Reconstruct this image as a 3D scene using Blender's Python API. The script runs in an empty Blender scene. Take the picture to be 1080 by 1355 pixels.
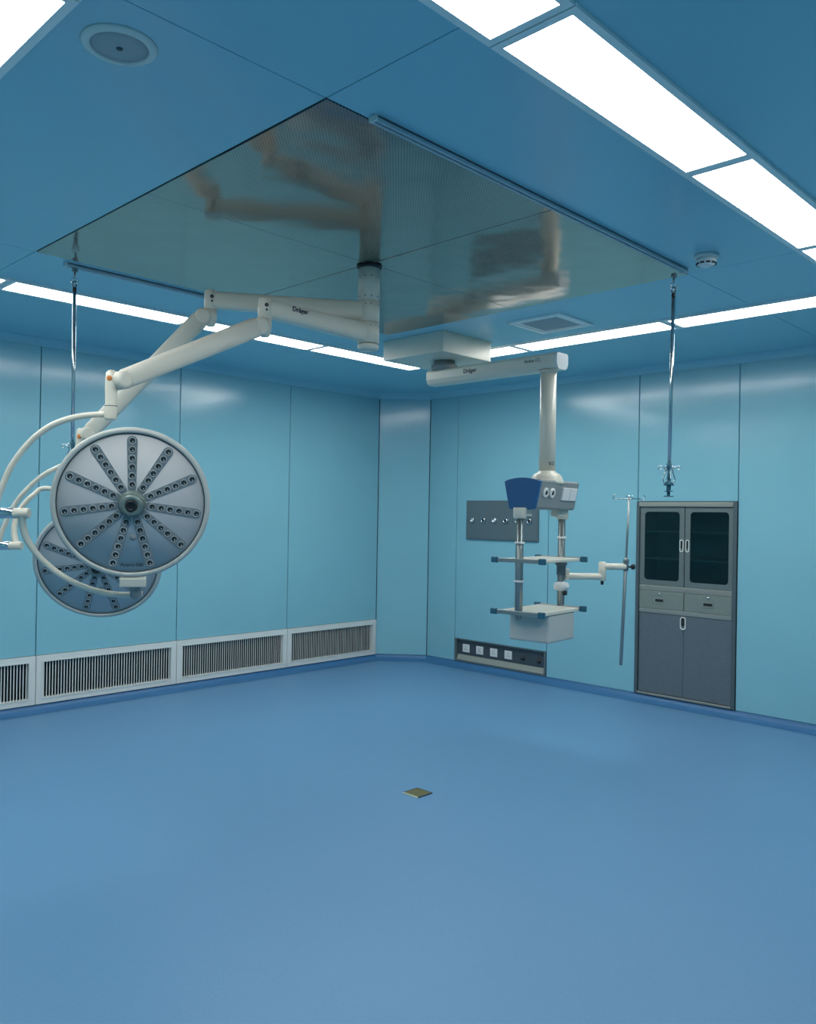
import bpy, bmesh, math, random
from mathutils import Vector, Matrix
C = bpy.context.scene.collection
PI = math.pi
V = Vector

# ------------------------------------------------------------------ camera
YAW, PITCH, ROLL = math.radians(44.3187), math.radians(0.2469), math.radians(0.9824)
fw = V((math.cos(PITCH)*math.cos(YAW), math.cos(PITCH)*math.sin(YAW), math.sin(PITCH)))
rt = V((math.sin(YAW), -math.cos(YAW), 0)); up = rt.cross(fw)
r2 = rt*math.cos(ROLL) + up*math.sin(ROLL); u2 = up*math.cos(ROLL) - rt*math.sin(ROLL)
cd = bpy.data.cameras.new('camera'); cam = bpy.data.objects.new('camera', cd); C.objects.link(cam)
m3 = Matrix((r2, u2, -fw)).transposed()
cam.matrix_world = Matrix.Translation((0, 0, 1.6)) @ m3.to_4x4()
cd.sensor_fit = 'VERTICAL'; cd.sensor_height = 36.0; cd.sensor_width = 36.0
cd.lens = 36.0*1091.32/1355.0
cd.clip_start = 0.02
bpy.context.scene.camera = cam

# ------------------------------------------------------------------ light and exposure
PANEL_POWER = 15.5            # radiance of every ceiling light panel
PANEL_TINT = (1.0, 1.0, 0.97)
w = bpy.data.worlds.new('world'); bpy.context.scene.world = w; w.use_nodes = True
w.node_tree.nodes['Background'].inputs[0].default_value = (0.02, 0.03, 0.04, 1)
w.node_tree.nodes['Background'].inputs[1].default_value = 0.3
vs = bpy.context.scene.view_settings
vs.view_transform = 'Standard'; vs.look = 'None'; vs.gamma = 1.0; vs.exposure = 0.0; vs.use_curve_mapping = False

# ------------------------------------------------------------------ materials
def mat(name, col, rough=.5, metal=0., spec=.5, coat=0., noise=0., nscale=20., bump=0., bscale=60.):
    m = bpy.data.materials.new(name); m.use_nodes = True
    nt = m.node_tree; b = nt.nodes['Principled BSDF']
    b.inputs['Base Color'].default_value = (*col, 1); b.inputs['Roughness'].default_value = rough
    b.inputs['Metallic'].default_value = metal; b.inputs['Specular IOR Level'].default_value = spec
    b.inputs['Coat Weight'].default_value = coat
    tc = nt.nodes.new('ShaderNodeTexCoord')
    if noise:
        n = nt.nodes.new('ShaderNodeTexNoise'); n.inputs['Scale'].default_value = nscale; n.inputs['Detail'].default_value = 4
        nt.links.new(tc.outputs['Object'], n.inputs['Vector'])
        r = nt.nodes.new('ShaderNodeValToRGB')
        r.color_ramp.elements[0].position = .3; r.color_ramp.elements[1].position = .7
        r.color_ramp.elements[0].color = (*[c*(1-noise) for c in col], 1)
        r.color_ramp.elements[1].color = (*[min(1, c*(1+noise)) for c in col], 1)
        nt.links.new(n.outputs['Fac'], r.inputs['Fac']); nt.links.new(r.outputs['Color'], b.inputs['Base Color'])
    if bump:
        n2 = nt.nodes.new('ShaderNodeTexNoise'); n2.inputs['Scale'].default_value = bscale
        nt.links.new(tc.outputs['Object'], n2.inputs['Vector'])
        bp = nt.nodes.new('ShaderNodeBump'); bp.inputs['Strength'].default_value = bump; bp.inputs['Distance'].default_value = .01
        nt.links.new(n2.outputs['Fac'], bp.inputs['Height']); nt.links.new(bp.outputs['Normal'], b.inputs['Normal'])
    return m

M = {}
M['wall'] = mat('wall_enamel', (.235, .515, .60), .165, spec=.55, noise=.012, nscale=3, bump=.06, bscale=2.2)
M['ceil'] = mat('ceiling_enamel', (.30, .60, .71), .26, spec=.45, noise=.012, nscale=2)
M['floor'] = mat('vinyl_floor', (.118, .272, .45), .42, spec=.4, noise=.045, nscale=130, bump=.02, bscale=180)
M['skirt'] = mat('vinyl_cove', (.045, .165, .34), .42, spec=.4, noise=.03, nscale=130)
M['gap'] = mat('seam_sealant', (.010, .03, .045), .7)
M['alu'] = mat('white_aluminium', (.72, .75, .71), .40, spec=.5)
M['lightframe'] = mat('light_trim', (.90, .92, .90), .35)
M['white'] = mat('cream_enamel', (.70, .67, .56), .32, noise=.01, nscale=8)
M['whiteplastic'] = mat('white_plastic', (.72, .74, .72), .4)
M['grey'] = mat('grey_plastic', (.25, .28, .28), .45)
M['steel'] = mat('brushed_steel', (.35, .38, .37), .38, metal=.85, noise=.05, nscale=40)
M['chrome'] = mat('chrome', (.62, .65, .65), .16, metal=1.)
M['dark'] = mat('dark_void', (.012, .018, .02), .8)
M['black'] = mat('black_plastic', (.012, .014, .016), .4)
M['blue'] = mat('blue_plastic', (.012, .098, .25), .38)
M['teal'] = mat('teal_cap', (.02, .12, .18), .4)
M['cabinet'] = mat('cabinet_steel', (.155, .20, .195), .42, metal=.3, noise=.05, nscale=30)
M['drawerfront'] = mat('cabinet_drawer', (.24, .28, .25), .40, metal=.3, noise=.04, nscale=30)
M['railgrey'] = mat('rail_enamel', (.40, .50, .55), .35)
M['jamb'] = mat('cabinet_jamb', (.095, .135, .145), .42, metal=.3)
M['cabinetlow'] = mat('cabinet_lower_door', (.15, .18, .20), .40, metal=.3, noise=.05, nscale=30)
M['cabinettrim'] = mat('cabinet_trim', (.36, .37, .33), .36, metal=.6)
M['panelgrey'] = mat('grey_panel', (.135, .185, .20), .42, metal=.3)
M['socketgrey'] = mat('socket_strip_grey', (.055, .075, .09), .42)
M['beige'] = mat('socket_ledge', (.30, .32, .28), .45)
M['lampface'] = mat('lamp_face', (.53, .545, .55), .65, spec=.2)
M['lamprim'] = mat('lamp_rim', (.50, .52, .48), .35)
M['ledstrip'] = mat('led_strip', (.19, .23, .25), .2, spec=.6)
M['lens'] = mat('led_lens', (.45, .49, .48), .2, metal=.2)
M['lensrim'] = mat('led_lens_core', (.015, .022, .028), .15, spec=.7)
M['handle'] = mat('sterile_handle', (.19, .25, .23), .35, metal=.3)
M['orange'] = mat('orange_button', (.65, .20, .04), .45)
M['ink'] = mat('ink', (.01, .03, .06), .5)
M['inkgrey'] = mat('grey_ink', (.05, .07, .08), .5)
M['brass'] = mat('brass', (.20, .17, .055), .38, metal=.6, noise=.12, nscale=60)
M['brightedge'] = mat('bright_edge', (.80, .80, .62), .3, metal=.5)
M['speaker'] = mat('speaker_mesh', (.42, .46, .47), .6, bump=.3, bscale=400)
M['vent'] = mat('vent_panel', (.28, .36, .40), .45, bump=.2, bscale=250)
M['frost'] = mat('frosted_drawer', (.50, .52, .49), .42)

def glass():
    m = bpy.data.materials.new('tinted_glass'); m.use_nodes = True
    nt = m.node_tree; nt.nodes.clear()
    o = nt.nodes.new('ShaderNodeOutputMaterial'); mx = nt.nodes.new('ShaderNodeMixShader')
    t = nt.nodes.new('ShaderNodeBsdfTransparent'); t.inputs[0].default_value = (.60, .76, .76, 1)
    g = nt.nodes.new('ShaderNodeBsdfGlossy'); g.inputs['Roughness'].default_value = .08; g.inputs[0].default_value = (.8, .9, .92, 1)
    f = nt.nodes.new('ShaderNodeFresnel'); f.inputs[0].default_value = 1.5
    nt.links.new(f.outputs[0], mx.inputs[0]); nt.links.new(t.outputs[0], mx.inputs[1]); nt.links.new(g.outputs[0], mx.inputs[2])
    nt.links.new(mx.outputs[0], o.inputs[0]); return m
M['glass'] = glass()

def emit():
    m = bpy.data.materials.new('light_diffuser'); m.use_nodes = True
    b = m.node_tree.nodes['Principled BSDF']
    b.inputs['Base Color'].default_value = (.8, .8, .8, 1); b.inputs['Roughness'].default_value = .5
    b.inputs['Emission Color'].default_value = (*PANEL_TINT, 1); b.inputs['Emission Strength'].default_value = PANEL_POWER
    return m
M['emit'] = emit()

def perforated():
    m = mat('perforated_stainless', (.30, .33, .31), .13, metal=.95)
    nt = m.node_tree; b = nt.nodes['Principled BSDF']
    tc = nt.nodes.new('ShaderNodeTexCoord'); mp = nt.nodes.new('ShaderNodeMapping')
    mp.inputs['Scale'].default_value = (90, 90, 0); mp.inputs['Rotation'].default_value = (0, 0, PI/4)
    nt.links.new(tc.outputs['Object'], mp.inputs['Vector'])
    fr = nt.nodes.new('ShaderNodeVectorMath'); fr.operation = 'FRACTION'; nt.links.new(mp.outputs[0], fr.inputs[0])
    sb = nt.nodes.new('ShaderNodeVectorMath'); sb.operation = 'SUBTRACT'; sb.inputs[1].default_value = (.5, .5, 0); nt.links.new(fr.outputs[0], sb.inputs[0])
    ln = nt.nodes.new('ShaderNodeVectorMath'); ln.operation = 'LENGTH'; nt.links.new(sb.outputs[0], ln.inputs[0])
    lt = nt.nodes.new('ShaderNodeMath'); lt.operation = 'LESS_THAN'; lt.inputs[1].default_value = .24; nt.links.new(ln.outputs['Value'], lt.inputs[0])
    mx = nt.nodes.new('ShaderNodeMix'); mx.data_type = 'RGBA'
    mx.inputs[6].default_value = (.41, .375, .335, 1); mx.inputs[7].default_value = (.16, .15, .14, 1)
    nt.links.new(lt.outputs[0], mx.inputs[0]); nt.links.new(mx.outputs[2], b.inputs['Base Color'])
    n = nt.nodes.new('ShaderNodeTexNoise'); n.inputs['Scale'].default_value = 2.2; n.inputs['Detail'].default_value = 2
    nt.links.new(tc.outputs['Object'], n.inputs['Vector'])
    bp = nt.nodes.new('ShaderNodeBump'); bp.inputs['Strength'].default_value = .16; bp.inputs['Distance'].default_value = .05
    nt.links.new(n.outputs['Fac'], bp.inputs['Height']); nt.links.new(bp.outputs['Normal'], b.inputs['Normal'])
    return m
M['perf'] = perforated()

# ------------------------------------------------------------------ mesh helpers (all shapes in world metres)
def basis(z):
    z = V(z).normalized(); a = V((0, 0, 1)) if abs(z.z) < .95 else V((1, 0, 0))
    x = a.cross(z).normalized(); return x, z.cross(x), z
def BM(): return bmesh.new()
def box(bm, lo, hi, mx=None, bev=0., mi=0, seg=2):
    b = bmesh.new()
    bmesh.ops.create_cube(b, size=1)
    lo, hi = V(lo), V(hi)
    for v in b.verts: v.co = V([(lo[i]+hi[i])/2 + v.co[i]*(hi[i]-lo[i]) for i in range(3)])
    if bev: bmesh.ops.bevel(b, geom=b.edges[:], offset=bev, segments=seg, affect='EDGES', profile=.5)
    merge(bm, b, mx, mi)
def merge(bm, b, mx=None, mi=0, smooth=None):
    vm = {}
    for v in b.verts: vm[v] = bm.verts.new((mx @ v.co) if mx else v.co)
    for f in b.faces:
        try: nf = bm.faces.new([vm[v] for v in f.verts])
        except ValueError: continue
        nf.material_index = mi or f.material_index; nf.smooth = f.smooth if smooth is None else smooth
    b.free()
def lathe(bm, prof, org, axis, n=32, mi=0, closed=False):
    """prof: list of (radius, height) turned round axis from org; open ends are capped"""
    x, y, z = basis(axis); org = V(org); rings = []
    for r, h in prof:
        if r < 1e-6: rings.append([bm.verts.new(org+z*h)])
        else: rings.append([bm.verts.new(org + z*h + x*(r*math.cos(2*PI*i/n)) + y*(r*math.sin(2*PI*i/n))) for i in range(n)])
    pairs = list(zip(rings, rings[1:]))
    if closed: pairs.append((rings[-1], rings[0]))
    for a, b in pairs:
        for i in range(n):
            j = (i+1) % n
            if len(a) == 1 and len(b) == 1: continue
            if len(a) == 1: f = bm.faces.new((a[0], b[j], b[i]))
            elif len(b) == 1: f = bm.faces.new((a[i], a[j], b[0]))
            else: f = bm.faces.new((a[i], a[j], b[j], b[i]))
            f.smooth = True; f.material_index = mi
    if not closed:
        for k, rg in ((0, rings[0]), (1, rings[-1])):
            if len(rg) > 1:
                f = bm.faces.new(rg if k else rg[::-1]); f.material_index = mi
def cyl(bm, a, b, r, n=24, bev=0., r1=None, mi=0):
    a, b = V(a), V(b); L = (b-a).length; r1 = r if r1 is None else r1
    if bev: pr = [(r-bev, 0), (r, bev), (r1, L-bev), (r1-bev, L)]
    else: pr = [(r, 0), (r1, L)]
    lathe(bm, pr, a, b-a, n, mi)
def smoothpath(pts, k=6):
    pts = [V(p) for p in pts]; out = []
    for i in range(len(pts)-1):
        p0 = pts[max(i-1, 0)]; p1 = pts[i]; p2 = pts[i+1]; p3 = pts[min(i+2, len(pts)-1)]
        for s in range(k):
            t = s/k
            out.append(.5*((2*p1)+(p2-p0)*t+(2*p0-5*p1+4*p2-p3)*t*t+(3*p1-p0-3*p2+p3)*t**3))
    out.append(pts[-1]); return out
def tube(bm, pts, r, n=12, k=6, smooth=True, mi=0):
    """r: a radius, or a list of radii spread along the path"""
    P = smoothpath(pts, k) if smooth else [V(p) for p in pts]
    N = len(P); rings = []; x = None
    for i, p in enumerate(P):
        t = (P[min(i+1, N-1)]-P[max(i-1, 0)]).normalized()
        if x is None: x = basis(t)[0]
        x = (x - t*x.dot(t)).normalized(); y = t.cross(x)
        if isinstance(r, (list, tuple)):
            q = i/(N-1)*(len(r)-1); a = min(int(q), len(r)-2); rr = r[a]+(r[a+1]-r[a])*(q-a)
        else: rr = r
        rings.append([bm.verts.new(p+x*(rr*math.cos(2*PI*j/n))+y*(rr*math.sin(2*PI*j/n))) for j in range(n)])
    for a, b in zip(rings, rings[1:]):
        for j in range(n):
            f = bm.faces.new((a[j], a[(j+1) % n], b[(j+1) % n], b[j])); f.smooth = True; f.material_index = mi
    for rg in (rings[0][::-1], rings[-1]):
        f = bm.faces.new(rg); f.material_index = mi
def sphere(bm, c, r, sc=(1, 1, 1), n=20, mi=0):
    b = bmesh.new(); bmesh.ops.create_uvsphere(b, u_segments=n, v_segments=n//2, radius=r)
    merge(bm, b, Matrix.Translation(c) @ Matrix.Diagonal((*sc, 1)), mi, True)
def prism(bm, poly, z0, z1, mx=None, bev=0., mi=0):
    """poly: 2-D outline in local xy, thickness along local z"""
    b = bmesh.new()
    lo = [b.verts.new((x, y, z0)) for x, y in poly]; hi = [b.verts.new((x, y, z1)) for x, y in poly]
    b.faces.new(lo[::-1]); b.faces.new(hi); n = len(poly)
    for i in range(n): b.faces.new((lo[i], lo[(i+1) % n], hi[(i+1) % n], hi[i]))
    if bev: bmesh.ops.bevel(b, geom=b.edges[:], offset=bev, segments=2, affect='EDGES', profile=.5)
    merge(bm, b, mx, mi)
def rrect(x0, y0, x1, y1, r, k=5):
    o = []
    for cx, cy, a in ((x1-r, y1-r, 0), (x0+r, y1-r, PI/2), (x0+r, y0+r, PI), (x1-r, y0+r, 1.5*PI)):
        for i in range(k+1): o.append((cx+r*math.cos(a+PI/2*i/k), cy+r*math.sin(a+PI/2*i/k)))
    return o
def ringplate(bm, outer, inner, z0, z1, mx=None, mi=0):
    """plate with a hole; outer and inner outlines have equal numbers of points"""
    b = bmesh.new(); n = len(outer)
    L = [[b.verts.new((x, y, z)) for x, y in pl] for pl in (outer, inner) for z in (z0, z1)]
    o0, o1, i0, i1 = L
    for i in range(n):
        j = (i+1) % n
        b.faces.new((o0[i], o0[j], o1[j], o1[i])); b.faces.new((i0[j], i0[i], i1[i], i1[j]))
        b.faces.new((o1[i], o1[j], i1[j], i1[i])); b.faces.new((o0[j], o0[i], i0[i], i0[j]))
    merge(bm, b, mx, mi)

def obj(name, bm, mats, parent=None):
    me = bpy.data.meshes.new(name)
    bmesh.ops.recalc_face_normals(bm, faces=bm.faces[:])
    off = V((0, 0, 0)); p = parent
    while p is not None: off += p.location; p = p.parent
    if off.length: bmesh.ops.translate(bm, verts=bm.verts[:], vec=-off)
    bm.to_mesh(me); bm.free()
    if not isinstance(mats, (list, tuple)): mats = [mats]
    for mm in mats: me.materials.append(M[mm])
    o = bpy.data.objects.new(name, me); C.objects.link(o)
    if parent is not None: o.parent = parent
    return o
def thing(name, loc, label, cat, group=None):
    o = bpy.data.objects.new(name, None); C.objects.link(o); o.location = loc; o.empty_display_size = .1
    tag(o, label, cat, group); return o
def tag(o, label, cat, group=None):
    o['label'] = label; o['category'] = cat
    if group: o['group'] = group
def struct(name, bm, mats, label=None):
    o = obj(name, bm, mats); o['kind'] = 'structure'
    return o
def text(name, s, size, mx, mt, parent, shear=0., depth=.0006, bold=0.):
    cu = bpy.data.curves.new(name, 'FONT'); cu.body = s; cu.size = size; cu.align_x = 'CENTER'; cu.align_y = 'CENTER'
    cu.shear = shear; cu.extrude = depth; cu.offset = bold
    t = bpy.data.objects.new(name, cu); C.objects.link(t)
    bpy.context.view_layer.update()
    me = bpy.data.meshes.new_from_object(t.evaluated_get(bpy.context.evaluated_depsgraph_get()))
    bpy.data.objects.remove(t); bpy.data.curves.remove(cu)
    b = bmesh.new(); b.from_mesh(me); bpy.data.meshes.remove(me)
    bmesh.ops.transform(b, matrix=mx, verts=b.verts[:])
    for f in b.faces: f.material_index = 0
    return obj(name, b, mt, parent)
def frame(o, x, y):
    """matrix with local x, y directions at o"""
    x = V(x).normalized(); y = V(y); y = (y-x*y.dot(x)).normalized(); z = x.cross(y)
    return Matrix.Translation(o) @ Matrix((x, y, z)).transposed().to_4x4()

# ------------------------------------------------------------------ the room
H = 3.0; FL = -0.06
XL, XR, YF, YL = -0.9, 6.948, -0.8, 6.891
CH = ((6.560, 6.891), (6.948, 6.448))
poly = [(XL, YF), (XR, YF), CH[1], CH[0], (XL, YL)]          # counter-clockwise
sides = ['front', 'right', 'corner', 'left', 'back']

bm = BM(); box(bm, (XL-.1, YF-.1, FL-.05), (XR+.1, YL+.1, FL)); struct('floor', bm, 'floor')

PX0, PX1, PY0, PY1 = 1.7725, 4.4465, 2.1495, 4.589          # laminar panel
bm = BM()
xs = [XL-.1, PX0, PX1, XR+.1]; ys = [YF-.1, PY0, PY1, YL+.1]
G = .0018
for i in range(3):
    for j in range(3):
        if i == 1 and j == 1: continue
        box(bm, (xs[i]+G, ys[j]+G, H), (xs[i+1]-G, ys[j+1]-G, H+.03), bev=.0012, seg=1)
box(bm, (XL-.1, YF-.1, H+.03), (XR+.1, YL+.1, H+.05), mi=1)
struct('ceiling', bm, ['ceil', 'gap'])

def wall(name, a, b, panels, holes=()):
    """a->b runs with the room on the left; panels: (s0, s1, z0, z1) measured from a"""
    a = V((*a, 0)); b = V((*b, 0)); d = (b-a).normalized(); n = V((-d.y, d.x, 0))
    mx = Matrix((d, n, V((0, 0, 1)))).transposed().to_4x4(); mx = Matrix.Translation(a) @ mx
    bm = BM(); g = .0035
    for s0, s1, z0, z1 in panels:
        box(bm, (s0+g, -.04, z0), (s1-g, 0, z1), mx, bev=.0025, seg=1)
        for s in (s0, s1): box(bm, (s-.02, -.05, z0), (s+.02, -.041, z1), mx, mi=1)
    struct(name, bm, ['wall', 'gap'])
TOP = 3.0
# right wall: from (XR, YF) towards +Y
sr = lambda y: y-YF
ysR = [YF, .45, 1.66, 2.879]
pan = [(sr(p), sr(q), 0, TOP) for p, q in zip(ysR, ysR[1:])]
pan += [(sr(2.879), sr(3.812), 1.768, TOP), (sr(3.812), sr(4.80), 0, TOP), (sr(4.80), sr(6.026), .252, TOP), (sr(6.026), sr(6.448), 0, TOP)]
wall('wall_right', (XR, YF), CH[1], pan)
L = (V(CH[0])-V(CH[1])).length
wall('wall_corner', CH[1], CH[0], [(0, L, 0, TOP)])
xsL = [6.560, 5.28, 4.0, 2.72, 1.44, .16, XL]
pan = []
for p, q in zip(xsL, xsL[1:]): pan.append((6.560-p, 6.560-q, .402, TOP))
wall('wall_left', CH[0], (XL, YL), pan)
nb = [YL, 5.6, 4.3, 3.0, 1.7, .4, YF]
wall('wall_back', (XL, YL), (XL, YF), [(YL-p, YL-q, 0, TOP) for p, q in zip(nb, nb[1:])])
nf = [XL, .4, 1.7, 3.0, 4.3, 5.6, XR]
wall('wall_front', (XL, YF), (XR, YF), [(p-XL, q-XL, 0, TOP) for p, q in zip(nf, nf[1:])])

def inset(d):
    out = []; n = len(poly)
    for i in range(n):
        p0, p1, p2 = V(poly[i-1]), V(poly[i]), V(poly[(i+1) % n])
        d1 = (p1-p0).normalized(); d2 = (p2-p1).normalized(); n1 = V((-d1.y, d1.x)); n2 = V((-d2.y, d2.x))
        k = d/(1+n1.dot(n2)); out.append(p1+(n1+n2)*k)
    return out
def ring(prefix, prof, mt, only=None):
    rings = [[V((q.x, q.y, z)) for q in inset(d)] for d, z in prof]
    for i, s in enumerate(sides):
        j = (i+1) % len(poly); b = BM()
        A = [b.verts.new(r[i]) for r in rings]; B = [b.verts.new(r[j]) for r in rings]
        for k in range(len(prof)-1):
            f = b.faces.new((A[k], B[k], B[k+1], A[k+1])); f.smooth = True
        nm = f'{prefix}_{s}' if prefix == 'baseboard' else f'{prefix}_{i+1}'
        struct(nm, b, mt)
R = .095
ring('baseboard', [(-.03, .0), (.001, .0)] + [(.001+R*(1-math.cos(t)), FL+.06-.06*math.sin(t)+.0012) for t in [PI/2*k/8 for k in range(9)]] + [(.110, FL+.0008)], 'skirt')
R = .06
ring('trim', [(-.03, H-.062), (.003, H-.062), (.003, H-.058)] + [(.003+R*(1-math.cos(t)), H-.058+.056*math.sin(t)) for t in [PI/2*k/8 for k in range(9)]] + [(.072, H-.002), (.072, H+.02)], 'ceil')

# ------------------------------------------------------------------ laminar flow panel
t = thing('airflow_ceiling_panel', ((PX0+PX1)/2, (PY0+PY1)/2, H), 'large square perforated stainless steel airflow panel in the middle of the blue ceiling', 'ceiling panel')
cx, cy = 3.11, 3.37
xs = [PX0, cx, PX1]; ys = [PY0, cy, PY1]
for i in range(2):
    for j in range(2):
        bm = BM(); box(bm, (xs[i]+.003, ys[j]+.0015, H-.004), (xs[i+1]-.003, ys[j+1]-.0015, H+.028), bev=.002, seg=1)
        obj('perforated_sheet', bm, 'perf', t)
# ceiling rails beside the panel
def rail(x0, x1, y, label):
    t = thing('ceiling_rail', ((x0+x1)/2, y, H), label, 'rail', 'drip rails along the airflow panel')
    bm = BM(); box(bm, (x0, y-.017, H-.022), (x1, y-.005, H), bev=.003); box(bm, (x0, y+.005, H-.022), (x1, y+.017, H), bev=.003)
    box(bm, (x0, y-.017, H-.008), (x1, y+.017, H))
    obj('track', bm, 'railgrey', t)
    for x in (x0, x1):
        bm = BM(); box(bm, (x-.006, y-.019, H-.024), (x+.006, y+.019, H), bev=.004); obj('end_stop', bm, 'alu', t)
rail(1.962, 4.345, 2.118, 'white ceiling rail along the near right edge of the airflow panel')
rail(1.965, 4.30, 4.662, 'white ceiling rail along the far left edge of the airflow panel')

# ------------------------------------------------------------------ ceiling lights
LG = 'ceiling light panels in a ring'
def ceil_light(x0, x1, y0, y1, label):
    t = thing('ceiling_light', ((x0+x1)/2, (y0+y1)/2, H), label, 'ceiling light', LG)
    F = .028
    bm = BM()
    mid = lambda p, q: (p+q)/2
    ringplate(bm, [(x0-F, y0-F), (x1+F, y0-F), (x1+F, y1+F), (x0-F, y1+F)], [(x0, y0), (x1, y0), (x1, y1), (x0, y1)], H-.012, H+.002)
    obj('light_frame', bm, 'lightframe', t)
    bm = BM(); box(bm, (x0, y0, H-.009), (x1, y1, H-.001)); obj('diffuser', bm, 'emit', t)
RX = [(.69, 1.862), (1.925, 3.108), (3.165, 4.352), (4.41, 5.605)]
lab = ['ceiling light panel at top edge of photo, nearest of the right-hand row', 'long bright ceiling light panel, largest whole panel in the right-hand row',
       'ceiling light panel cut by the right photo edge above the smoke detector', 'last panel of the right-hand row, only a sliver at the right photo edge']
for (a, b), l in zip(RX, lab): ceil_light(a, b, 1.277, 1.517, l)
lab = ['leftmost sliver of ceiling light in the row above the left wall', 'ceiling light panel crossed by the left hanging drip rod',
       'ceiling light panel seen behind the surgical light elbows', 'ceiling light panel of the left row reaching the corner, left of the pendant box']
for (a, b), l in zip([(.69, 1.857), (1.92, 3.155), (3.222, 4.362), (4.415, 5.618)], lab): ceil_light(a, b, 5.268, 5.502, l)
lab = ['ceiling light panel at the right photo edge, right of the right drip rod', 'ceiling light panel between the right drip rod and the square vent', 'short piece of ceiling light showing between pendant box and pendant arm']
for (a, b), l in zip([(1.575, 2.735), (2.80, 4.06), (4.115, 5.21)], lab): ceil_light(5.365, 5.608, a, b, l)
lab = ['short ceiling light panel of the near row, outside the photo beyond its top edge', 'ceiling light panel filling the top left corner of the photo', 'long ceiling light panel of the near row, outside the photo beyond its left edge']
for (a, b), l in zip([(1.575, 2.20), (2.262, 3.60), (3.66, 5.21)], lab): ceil_light(.69, .938, a, b, l)

# ------------------------------------------------------------------ small ceiling fittings
c0 = V((1.147, 2.366, H))
t = thing('ceiling_speaker', c0, 'round white rimmed speaker set in the ceiling at upper left', 'speaker')
bm = BM(); lathe(bm, [(.084, 0), (.084, .008), (.090, .013), (.108, .006), (.112, 0)], c0, (0, 0, -1), 48); obj('rim', bm, 'alu', t)
bm = BM(); lathe(bm, [(.086, 0), (.086, .006), (.05, .010), (0, .011)], c0, (0, 0, -1), 48); obj('speaker_grille', bm, 'speaker', t)
bm = BM(); lathe(bm, [(.009, .008), (.009, .014), (0, .015)], c0, (0, 0, -1), 16); obj('badge', bm, 'inkgrey', t)

c0 = V((4.19, 1.925, H))
t = thing('smoke_detector', c0, 'small white domed smoke detector on the ceiling by the right light row', 'smoke detector')
bm = BM(); lathe(bm, [(.062, 0), (.062, .014), (.056, .020)], c0, (0, 0, -1), 40); obj('base', bm, 'whiteplastic', t)
bm = BM(); lathe(bm, [(.052, .018), (.052, .038), (.046, .050), (.030, .058), (0, .060)], c0, (0, 0, -1), 40); obj('dome', bm, 'whiteplastic', t)
bm = BM()
for k in range(10):
    a = 2*PI*k/10; d = V((math.cos(a), math.sin(a), 0)); mx = frame(c0+d*.0475+V((0, 0, -.0475)), (-d.y, d.x, 0), (0, 0, 1))
    box(bm, (-.010, -.004, -.003), (.010, .004, .0045), mx)
obj('slot', bm, 'black', t)

t = thing('ceiling_vent', (4.93, 3.416, H), 'small square framed vent in the ceiling between airflow panel and back light row', 'vent')
bm = BM()
sq = lambda a: [(4.93-a, 3.416-a), (4.93+a, 3.416-a), (4.93+a, 3.416+a), (4.93-a, 3.416+a)]
ringplate(bm, sq(.222), sq(.188), H-.012, H+.001); ringplate(bm, sq(.180), sq(.158), H-.010, H+.001); obj('vent_frame', bm, 'lightframe', t)
bm = BM(); ringplate(bm, sq(.188), sq(.180), H-.004, H+.001); obj('shadow_gap', bm, 'gap', t)
bm = BM(); box(bm, (4.93-.157, 3.416-.157, H-.007), (4.93+.157, 3.416+.157, H+.001)); obj('vent_core', bm, 'vent', t)

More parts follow.
